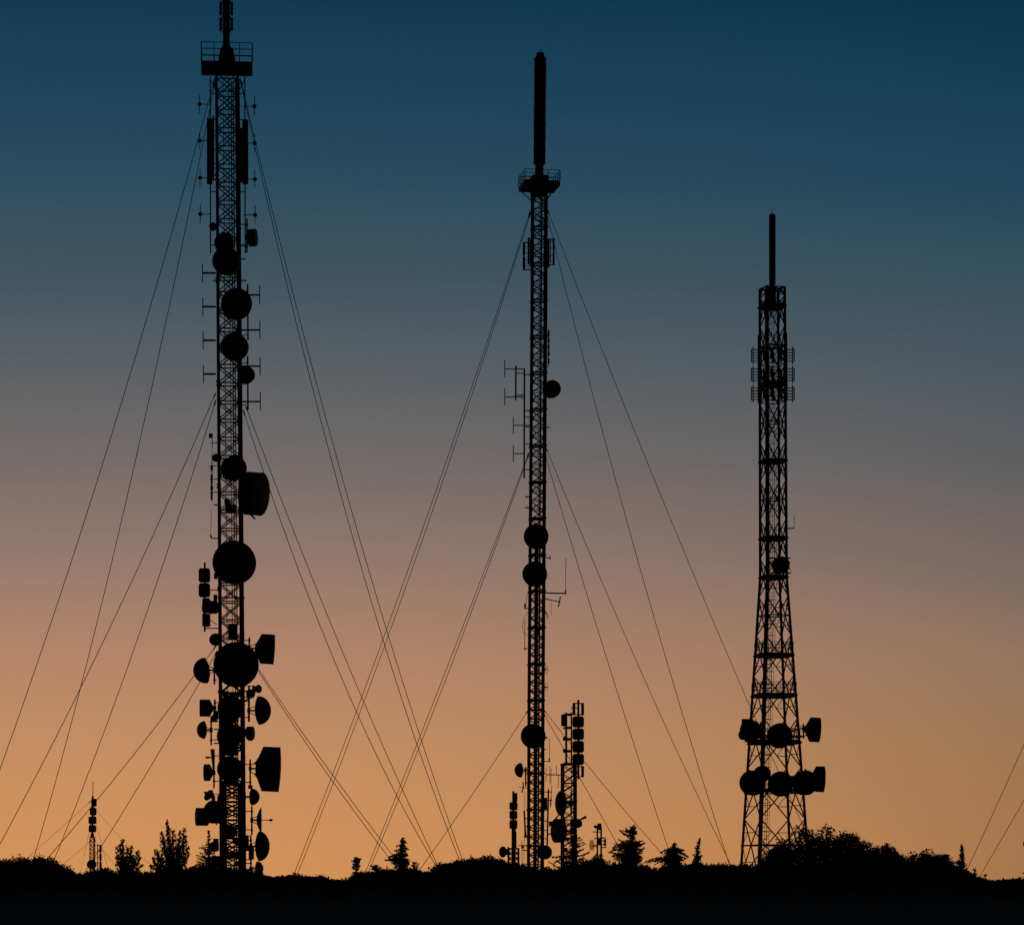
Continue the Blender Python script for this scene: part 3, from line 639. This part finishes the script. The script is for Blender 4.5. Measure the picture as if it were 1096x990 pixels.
R7 = thing('antenna_pole', b7, 'small twin pole rack with slim antennas beside the far left mast', 'antenna pole', 'small antenna towers above the scrub')
M7 = Mast(R7, 296.0, [(830,106),(985,106)], [(830,1.8),(985,1.8)], 0)
m = MB(); m.tube(M7.P(104.6,903), M7.P(104.6,972), .05, 5); m.tube(M7.P(107.6,903.5), M7.P(107.6,972), .07, 5)
for y in (903.4,910,916,922): m.tube(M7.P(100,y+1.5), M7.P(108,y), .03, 4)
m.build('pole', STEEL, R7, origin=M7.P(106,972))
for y in (904.4,913.3,922.4): panel(M7, 106.4, 108.8, y, y+7, 0, d=.25)

# ================================================================ little twin pole between tower and firs
b8 = at(641.5, 960, 190.0); b8.z = ground(b8.x, 190)
R8 = thing('antenna_pole', b8, 'low twin pole with a see-through grid dish left of the large bushy fir', 'antenna pole', 'small antenna towers above the scrub')
M8 = Mast(R8, 190.0, [(830,641.5),(985,641.5)], [(830,1.9),(985,1.9)], 0)
m = MB(); m.tube(M8.P(639.4,884), M8.P(639.4,972), .05, 6); m.tube(M8.P(643.4,885), M8.P(643.4,972), .055, 6)
for x0,x1,y in ((634.5,643,889.7),(636,646,896.4),(643,648.5,896),(634,639.4,905.4),(643.4,649,906.4)): m.tube(M8.P(x0,y), M8.P(x1,y), .035, 5)
m.tube(M8.P(643.5,885), M8.P(643.5,881), .02, 4); m.box(M8.P(641.3,900), (.14,.2,.45)); m.build('pole', STEEL, R8, origin=M8.P(641,972))
dish(M8, 637.4, 884, 1.9, -40, 'dome')
panel(M8, 646.4, 648.7, 897, 905, 0, 643.4, d=.1)
m = MB(); c = M8.P(634.6, 903.8)
for k in range(-6, 7):
    z = k/6*.31; h = .31*math.sqrt(max(.05, 1-(k/6)**2)); pts = [c+Vector((-.16*(1-(t/5)**2)*.4-.05, t/5*h, z)) for t in range(-5, 6)]; m.path([p+Vector((t*.03,0,0)) for t, p in zip(range(-5,6), pts)], .008, 4)
for k in range(-5, 6):
    y = k/5*.3; h = .31*math.sqrt(max(.05, 1-(k/5)**2)); m.tube(c+Vector((-.08+k*.03,y,-h)), c+Vector((-.08+k*.03,y,h)), .008, 4)
m.tube(c, M8.P(639.4,903.8), .03, 5); m.build('grid_dish', STEEL, R8, origin=c)

# ================================================================ mast beyond the right edge: only its guys reach the picture
D9 = 230.0; b9 = at(1196, 960, D9); b9.z = ground(b9.x, D9)
R9 = thing('guyed_mast', b9, 'mast standing beyond the right edge, two of its thin guy wires slanting into view', 'mast', 'tall telecommunications masts')
M9 = Mast(R9, D9, [(500,1196),(985,1196)], [(500,6),(985,6)], math.radians(12))
M9.legs(540, 975, .08); M9.bracing([540+14.5*i for i in range(31)], .035, .035, 'z')
wires(M9, [([(1190,572),(1096,795.8),(1067.5,860),(1037,925.6)], -6), ([(1190,686),(1096,856),(1073,895),(1050,935)], 8)], .022)
base_block(M9, 1.6)
b10 = at(1099, 960, 185.0); b10.z = ground(b10.x, 185)
R10 = thing('antenna_pole', b10, 'small dish on a pole, cut off by the right edge of the picture', 'antenna pole')
M10 = Mast(R10, 185.0, [(830,1101),(985,1101)], [(830,1.5),(985,1.5)], 0)
m = MB(); m.tube(M10.P(1101,893), M10.P(1101,972), .06, 6); m.tube(M10.P(1094.6,934), M10.P(1101,933), .05, 5); m.build('pole', STEEL, R10, origin=M10.P(1101,972))
dish(M10, 1098.6, 902.4, 4.0, -60, 'dome', dy=-.3)

# ================================================================ vegetation
def cards(P, size, up=.35, asp=.45, jit=.5):
    """leaf-sized quads at points P"""
    n = len(P); d = rng.normal(size=(n,3)); d[:,2] += up*2; d /= np.linalg.norm(d,axis=1)[:,None]
    e = rng.normal(size=(n,3)); e -= (e*d).sum(1)[:,None]*d; e /= np.linalg.norm(e,axis=1)[:,None]
    s = size*(1+jit*(rng.random(n)-.5)*2); a = d*s[:,None]; b = e*(s*asp)[:,None]
    V = np.stack([P-a*.5, P+b*.5, P+a*.5, P-b*.5], 1).reshape(-1,3)
    return V
def leafmesh(name, V, m, parent=None, origin=(0,0,0)):
    n = len(V)//4; me = bpy.data.meshes.new(name); me.vertices.add(len(V)); me.loops.add(len(V)); me.polygons.add(n)
    me.vertices.foreach_set('co', (V-np.array(origin)).astype(np.float32).ravel()); me.loops.foreach_set('vertex_index', np.arange(len(V), dtype=np.int32))
    me.polygons.foreach_set('loop_start', np.arange(0, len(V), 4, dtype=np.int32)); me.polygons.foreach_set('loop_total', np.full(n, 4, dtype=np.int32))
    me.materials.append(m); me.update(); me.validate(); o = bpy.data.objects.new(name, me); COL.objects.link(o); WORLD[o.name] = tuple(origin)
    if parent: o.parent = parent; p = WORLD[parent.name]; o.location = tuple(np.array(origin)-np.array(p))
    else: o.location = origin
    return o
def clumps(C, rad, per, size, up=.35, asp=.45):
    C = np.asarray(C); n = len(C); r = np.broadcast_to(rad, (n,))
    d = rng.normal(size=(n,per,3)); d /= np.linalg.norm(d,axis=2)[...,None]; q = rng.random((n,per))**.45
    P = C[:,None,:]+d*(q*r[:,None])[...,None]; return cards(P.reshape(-1,3), size, up, asp)

def fir(px, prof, D, label, seed=0, gap=2.6, up=.25, leader=0, boughs=(), name='fir_tree', dens=1.0, group='conifers rising above the scrub'):
    """conifer: irregular tiers of boughs; prof = [(row, reach left, reach right)...] in px, extended down to the ground"""
    rs = np.random.default_rng(seed); s = D/F; top = prof[0][0]; T = at(px+leader, top, D); B = Vector(((px-CX)*s, D, 0)); B.z = ground(B.x, D)-.05; H = T.z-B.z
    root = thing(name, B, label, 'tree', group); tr = MB(); K = Vector((B.x, B.y, T.z-.25*H))
    tr.path([B, B.lerp(K,.5)+Vector((.02,0,0)), K, T], [.05+.02*H,.03+.013*H,.02+.006*H,.008], 7); tr.build('trunk', BARK, root, origin=B)
    rw = [a for a,_,_ in prof]; bm = MB(); C = []; row = top+1.0; bottom = HY-(B.z+.25-CZ)/s
    ax = lambda r: (K.lerp(T, (K_ - r)/max(.1, K_-top)) if r < K_ else B.lerp(K, max(0, (bottom+4-r)/(bottom+4-K_)))); K_ = HY-(K.z-CZ)/s
    while row < bottom:
        l = float(np.interp(row, rw, [b for _,b,_ in prof])); r_ = float(np.interp(row, rw, [c for _,_,c in prof])); n = max(4, int((5+max(l, r_)*.22)*dens)); ph = rs.random()*6.28; c0 = ax(row)
        for j in range(n):
            a = ph+j*2*math.pi/n+rs.normal()*.3; ca = math.cos(a); R_ = (l if ca < 0 else r_)*s; mean = (l+r_)*.5*s
            rr = (R_*abs(ca)+mean*(1-abs(ca)))*(.62+.46*rs.random()); zz = c0.z+rs.normal()*.03; s0 = Vector((c0.x, c0.y, zz-up*rr*.6))
            tip = Vector((c0.x+ca*rr, c0.y+math.sin(a)*rr, zz+(up*.35+rs.normal()*.06)*rr)); mid = s0.lerp(tip,.55)+Vector((0,0,-.10*rr if up > 0 else .1*rr))
            bm.path([s0, mid, tip], [.012+.012*min(1,rr),.01,.004], 4); m_ = max(2, int(rr/.05))
            for i in range(m_):
                f = (i+.5)/m_; q = s0.lerp(mid, f/.55) if f < .55 else mid.lerp(tip, (f-.55)/.45); w = (.022+.05*math.sin(math.pi*min(.92, f*.8+.2))*min(1, rr/.35))
                C.append((q.x+rs.normal()*.015, q.y+rs.normal()*.03, q.z+rs.normal()*.012, w))
        row += gap*(.65+.7*rs.random())*(1 if row < 925 else 1.6)
    for (x0, y0, x1, y1, w, sag) in boughs:                  # the boughs that stand out from the crown
        a, b = at(x0, y0, D), at(x1, y1, D+rs.normal()*.1); m2 = (a+b)/2+Vector((0, 0, -sag*s)); a = Vector((a.x, a.y, a.z))
        pts = [a.lerp(m2, f).lerp(m2.lerp(b, f), f) for f in [i/10 for i in range(11)]]; bm.path(pts, [.02-.0015*i for i in range(11)], 4); st = ax(y0+1); bm.tube(st, a, .022, 4)
        for i in range(max(10, int((b-a).length/.02))):
            f = rs.random(); q = a.lerp(m2, f).lerp(m2.lerp(b, f), f); C.append((q.x+rs.normal()*.01, q.y+rs.normal()*.06, q.z+rs.normal()*.01, w*s*(1-.5*f)))
    for k in range(4): q = ax(top+1+k*1.2); C.append((q.x, q.y, q.z, .02+.006*k))
    C = np.array(C); bm.build('branches', BARK, root, origin=B)
    leafmesh('crown', clumps(C[:,:3], C[:,3], int(11*dens), .07, .45+up, .34), LEAF, root, tuple(B))
    return root
def broad(outline, D, depth, label, n, name='holm_oak', leaf=.11, rad=.24, per=46, group=None, m_=OAKL, cat='tree', up=.2, edge=.45, trunks=1):
    """broad tree whose crown fills a measured outline [(column, row)...] and bulges to a real depth"""
    xs_ = [a for a,_ in outline]; ys_ = [b for _,b in outline]; s = D/F; cxp = (xs_[0]+xs_[-1])/2; hwp = (xs_[-1]-xs_[0])/2
    B = at(cxp, 960, D); B.z = ground(B.x, D)-.05; root = thing(name, B, label, cat, group); C = []
    for i in range(n):
        u = rng.random()*2-1; px = cxp+u*hwp; k = math.sqrt(max(.04,1-u*u)); v = (rng.random()*2-1)
        yy = D+v*depth*k; top = np.interp(px, xs_, ys_); zt = CZ+(HY-top)*s-rad*.28; bulge = 1-.45*v*v
        zb = B.z+.3; ztop = zb+(zt-zb)*bulge; q = rng.random(); q = 1-(1-q)*(edge if i % 3 else 1); C.append(((px-CX)*yy/F, yy, zb+(ztop-zb)*q))
    C = np.array(C); tr = MB(); ztip = C[:,2].max()
    for t in range(trunks):
        p = Vector((B.x+(t-(trunks-1)/2)*hwp*s*.9, B.y, B.z)); f = p+Vector((0,0,(ztip-B.z)*.35)); tr.path([p, p.lerp(f,.5)+Vector((.05,0,0)), f], [.16,.12,.1], 8)
        for j in rng.choice(n, min(n,26), replace=False):
            e = Vector(C[j]); 
            if abs(e.x-p.x) < hwp*s*(1.2/trunks): tr.path([f, f.lerp(e,.5)+Vector((0,0,.12)), e], [.05,.03,.012], 5)
    tr.build('trunk', BARK, root, origin=B)
    leafmesh('crown', clumps(C, rad*(.6+.8*rng.random(len(C))), per, leaf, up, .5), m_, root, tuple(B))
    return root
def upswept(px, top, D, label, tips, base_row=935, seed=0, group=None):
    """many-stemmed tree with plume-like ascending boughs; tips: (column, row, plume half width)"""
    s = D/F; B = at(px, 960, D); B.z = ground(B.x, D)-.05; root = thing('young_pine', B, label, 'tree', group); rs = np.random.default_rng(seed)
    tr = MB(); C = []; K = at(px, base_row+4, D)
    tr.path([B, K], [.11,.08], 7)
    for (tx, ty, w) in tips:
        dd = rs.normal()*.35; T = at(tx, ty, D+dd); S = B.lerp(K, .55+.45*rs.random()); mid = Vector((S.x+(T.x-S.x)*.75, S.y+(T.y-S.y)*.75, S.z+(T.z-S.z)*.5))
        pts = [S.lerp(mid,f).lerp(mid.lerp(T,f),f) for f in [i/12 for i in range(13)]]; tr.path(pts, [.05-.0035*i for i in range(13)], 5)
        nn = max(6, int((T-S).length/.035))
        for i in range(nn):
            f = .18+.82*(i+rs.random())/nn; q = S.lerp(mid,f).lerp(mid.lerp(T,f),f); r = w*s*(.35+.65*math.sin(math.pi*min(1,(f*.88)))) 
            a = rs.random()*6.28; rr = 1.35*r*rs.random()**.5; C.append((q.x+math.cos(a)*rr, q.y+math.sin(a)*rr, q.z+rs.normal()*.03, .05))
    C = np.array(C); tr.build('trunk', BARK, root, origin=B)
    leafmesh('crown', clumps(C[:,:3], C[:,3], 12, .095, 1.2, .3), LEAF, root, tuple(B)); return root

upswept(135, 898, 150, 'small upswept pine at left, narrow plumes just right of the little distant mast',
  [(131,898,2.2),(125,906,2),(128,903,1.6),(136,906,2),(141,905,1.6),(139,911,2),(148,910,1.7),(150,916,2),(144,914,2.2),(125,914,2.4),(129,917,3),(134,919,3),(146,922,3),(152,925,2.4),(126,922,3.6)], 931, 3, 'upswept pines above the scrub')
upswept(184, 877, 146, 'larger upswept pine with a pointed leader, left of the tall dish-crowded mast',
  [(178.6,877,1.3),(181,884,2.4),(173,889,2.6),(174.5,896,3.2),(186,888,2.2),(193,888,1.8),(198,886,2.4),(199,893,3),(197,900,3),(190,897,3),(183,898,3),(202,905,2.2),(201,913,2.4),(166,909,2.2),(169,911,3),(163,917,2.2),(165,922,2.6),(175,905,4),(182,910,4),(191,908,3.6),(161,925,2),(172,918,4),(186,919,4)], 934, 5, 'upswept pines above the scrub')
fir(223.5, [(888,1,1),(893,2,2),(899,3,4),(903,4,5),(906,10,6),(910,8,9),(914,14,10),(918,13,13),(925,18,14),(935,19,16),(960,15,14)], 150, 'dark fir partly behind the foot of the leftmost tall mast', seed=11)
fir(381.5, [(916.5,2,2.5),(919.5,5,6),(922,4.6,4.2),(927,4.6,4.2),(931,5,4.6),(935,7.5,5.5),(945,9,6),(960,8,6)], 150, 'tiny stubby fir standing alone at the low dip in the scrub', seed=12, gap=1.8, dens=1.2, boughs=[(381.5,922,376,921,1.3,-1),(382,920,387,918.6,1.3,-1),(381,926,377,928,1.6,0),(382,927,385.5,926,1.6,0)])
fir(431, [(896.5,.6,1.5),(900,3.4,4.5),(902,2,2),(905,7,5.5),(907,4,4),(909.5,8.5,6),(911.5,5,4),(914,17,8),(916.5,11,5),(919,20,8),(922,14,9),(926,9,6),(935,11,9),(960,10,8)], 150, 'pointed layered fir between the left and middle masts', seed=13, gap=2.0, dens=1.25,
    boughs=[(431,900,435.5,902,1,-1),(430,904,424,905.5,1.1,-1),(432,907,437,908.5,1.2,-1),(429,909,422.5,910,1.2,-1),(430,914,414.5,917.5,1.7,-2.5),(429,919,412,920,1.6,-1),(433,914,437,915,1.4,-1),(433,921,438,925,1.6,-1)])
fir(402, [(926,5,2),(929,7,9),(932,5,10),(936,9,11),(960,7,8)], 149, 'low bushy young fir at the left foot of the pointed layered fir', seed=14, up=-.15, boughs=[(401,928,396.5,925.5,1.6,0),(402,930,409,927.5,1.5,0),(403,932,412,930,1.5,0)])
fir(443, [(922,1.5,3),(925,3,6),(928,5,7),(932,7,8),(960,8,8)], 149, 'low ragged young fir at the right foot of the pointed layered fir', seed=15, up=.3)
fir(613, [(894,3,5),(898,5,9),(902,4,15),(904,4,8),(908,6,13),(910,8,8),(913,9,18),(916,18,10),(920,23,12),(924,26,14),(935,18,14),(960,14,12)], 148, 'thin fir with long side boughs tangled with the base of the short box-antenna tower', seed=16, gap=3.4, dens=.8, up=.3,
    boughs=[(615,907,626.7,902.2,1.2,1),(615,911,625,908.4,1.3,0),(616,916,631,911.6,1.4,1.5),(616,898,620.5,896,1.3,0),(611,917,590,917,1.5,-1),(611,914,592,924,1.7,-2),(612,922,626,917,1.5,0)])
fir(676.5, [(883,.6,1),(886,6,4),(888.5,12,5),(891,5,5),(895,4.5,4.5),(898.5,7,5),(901,19,14),(904,20,11),(907,21,9),(910,24,12),(914,20,11),(918,19,12),(923,17,10),(935,13,10),(960,10,9)], 146, 'large bushy fir with a tufted leader right of the short tower', seed=17, gap=2.3, leader=1.2, dens=1.25, up=.1,
    boughs=[(674,894,663.5,888.4,1.5,2),(673,890,669,885.5,1.3,1),(679,889,679.5,884,1.5,0),(682,905,690.5,901.5,1.6,1),(684,909,690,906.5,1.4,1),(668,903,656,907,1.8,-3),(667,908,653.5,911,1.8,-2),(668,914,655,916,1.9,-2),(683,915,687.5,918,1.8,-1)])
fir(721.5, [(902,2,2.5),(905,4.5,4),(907.5,5,5),(909.5,8,12),(912,15,8),(914,17,10),(916.5,9,17),(919,14,14),(921,33,9),(924,15,8),(928,12,7),(960,9,7)], 147, 'squat fir with wide drooping side boughs between the bushy fir and slim fir', seed=18, gap=2.2, up=-.22, dens=1.2,
    boughs=[(718,908,707,912.5,1.5,-2),(725,910,733,909.5,1.6,-1),(727,912,736.5,917.5,2,-3),(717,918,690,922.5,1.7,-4.5),(716,921,698,921.5,1.4,-3),(724,917,734,918.5,1.7,-2),(722,906,721,902.5,1.8,0)])
fir(746.5, [(896.5,.5,.8),(900,1.2,2.5),(903,3,2),(906.5,4.5,2.5),(909,2.8,3),(912,3.5,3.5),(914,5,6),(917,5,4.5),(921,6,5.5),(927,7,6),(960,6,6)], 147, 'slim twisted fir standing alone right of the squat fir', seed=19, gap=1.9, leader=2.4, dens=1.15)
fir(1029.6, [(903.5,.5,.6),(907,1.8,1.6),(910,3.2,2.4),(913,4.4,2.6),(917,3.2,3.2),(920,6,3),(923,9.5,3.5),(928,10,6.5),(934,9,8),(945,9,8),(960,8,8)], 140, 'narrow pointed fir at the right end of the oaks', seed=20, gap=2.0, dens=1.2)
fir(1043, [(929.5,2,2),(932,4,4),(937,6,5),(945,7,7),(960,6,6)], 141, 'little low fir just right of the narrow pointed fir', seed=21, gap=1.8)
fir(1054.5, [(935.5,1.5,3),(937.5,2,4),(940,3.5,2),(946,4,4),(960,4,4)], 141, 'tiniest sprig-like fir at the right where the guy wires land', seed=22, gap=1.8)

oakg = 'rounded broadleaf trees on the ridge'
broad([(-42,930),(-25,921),(0,921),(12,918),(30,916.5),(45,917),(56,918),(61,924),(66,932)], 150, 3.0, 'wide rounded tree filling the lower left corner', 620, group=oakg, edge=.7)
broad([(54,930),(60,922),(68,926),(76,930),(78,938)], 151, 1.0, 'small rounded bush at the right shoulder of the lower left tree', 80, 'round_bush', group=oakg, cat='bush')
broad([(806,936),(814,921),(824,909),(833,899),(845,891),(851,885),(862,886),(872,888),(880,888),(887,882),(891,888),(897,892),(904,893)], 140, 2.4, 'big oak overlapping the right foot of the rightmost lattice tower', 520, group=oakg, per=40, edge=.6, trunks=2)
broad([(890,902),(897,893),(905,889),(912,888),(919,892),(923,899),(932,901),(936,908)], 141, 1.5, 'round-headed oak second from the left of the right-hand oaks', 260, group=oakg, edge=.6)
broad([(925,912),(932,902),(942,905),(949,901),(955,907),(962,911),(966,916)], 142, 1.4, 'middle oak of the right-hand group with a small crest', 230, group=oakg, edge=.6)
broad([(962,924),(967,915),(974,914),(981,909),(987,910),(993,908),(1000,910),(1006,910),(1012,912),(1017,918),(1020,926)], 141, 1.8, 'open-crowned oak just left of the narrow pointed fir', 270, group=oakg, edge=.6, per=34, rad=.2)
broad([(633,930),(637,917),(641,913),(645,916),(650,924)], 152, .6, 'small conical bush below the low twin pole', 60, 'round_bush', group=oakg, cat='bush')

# dense scrub across the whole ridge, read as one mass
ridge = [(-90,925),(0,926),(58,926),(66,929),(76,932),(90,934.5),(100,931),(115,929),(125,930),(145,932),(160,933),(175,932),(200,928),(212,926),(235,928),(262,930),(278,934),(288,938),(298,937.5),(305,936.5),(330,938),(345,939),(352,941),(357,946.5),(368,947.5),(376,940),(384,935),(400,934),(415,931),(432,930),(450,930),(458,931),(466,928),(473,924),(482,922),(498,921.5),(510,918),(522,916.5),(532,918),(540,922),(550,924),(570,928),(592,930),(600,927),(620,923),(640,916),(650,922),(690,926),(698,931),(705,927),(720,925),(745,923),(760,924),(775,925.5),(790,927),(800,926),(820,926),(1000,921),(1020,926),(1040,936),(1056,942.5),(1068,943),(1078,942),(1088,940),(1096,941),(1130,937),(1190,934)]
rx = [a for a,_ in ridge]; ry = [b for _,b in ridge]
_r = np.random.default_rng(5); bx = np.concatenate([_r.uniform(-90, 1190, 150), _r.uniform(-90, 1190, 190)]); bw = np.concatenate([_r.uniform(4, 12, 150), _r.uniform(1.2, 3, 190)]); bh = np.concatenate([_r.uniform(.8, 4.6, 150), _r.uniform(.6, 3.6, 190)])
def crest(x):                                                # bushes and sprigs give the ridge line its bumps
    b = np.zeros_like(x)
    for c_, w_, h_ in zip(bx, bw, bh): b = np.maximum(b, h_*np.sqrt(np.clip(1-((x-c_)/w_)**2, 0, 1)))
    return b
n = 15000
px = rng.random(n)*1280-90; D = 118+42*rng.random(n)**.6; row = np.interp(px, rx, ry)+2.2-crest(px)
X_ = (px-CX)*D/F; gz = np.array([ground(a,b) for a,b in zip(X_,D)]); lump = .16*np.sin(X_*2.1+D*.9)+.1*np.sin(X_*5.3-D*1.7)
zt = np.maximum(CZ+(HY-row)*D/F-.16-np.maximum(0, .1-lump)*.7, gz+.12); q = rng.random(n); q = np.where(np.arange(n) % 3 == 0, 1-.15*q, q)
Zc = gz+(zt-gz)*q; zt2 = np.maximum(Zc, gz+.1)
V = clumps(np.stack([X_,D,zt2],1), .15+.13*rng.random(n), 20, .13, .45, .5)
n2 = 7000; px2 = rng.random(n2)*1280-90; D2_ = 146+8*rng.random(n2); r2 = np.interp(px2, rx, ry)+2.2-crest(px2)   # upright sprigs along the crest
P2 = np.stack([(px2-CX)*D2_/F, D2_, CZ+(HY-r2)*D2_/F-.10+.06*rng.normal(size=n2)+.05*np.sin(px2*.9)], 1)
n3 = 9000; px3 = rng.random(n3)*1280-90; D3_ = 134+26*rng.random(n3); x3 = (px3-CX)*D3_/F; r3 = np.interp(px3, rx, ry)
g3 = np.array([ground(a,b) for a,b in zip(x3,D3_)]); z3 = np.minimum(g3+.5*rng.random(n3), CZ+(HY-r3)*D3_/F-.2)
V = np.concatenate([V, cards(P2, .17, 1.3, .26), clumps(np.stack([x3,D3_,z3],1), .2, 10, .17, .3, .6)])
sc = leafmesh('scrub', V, SCRUB); sc['kind'] = 'stuff'; sc['label'] = 'dense dark scrub covering the whole ridge along the bottom'; sc['category'] = 'scrub'
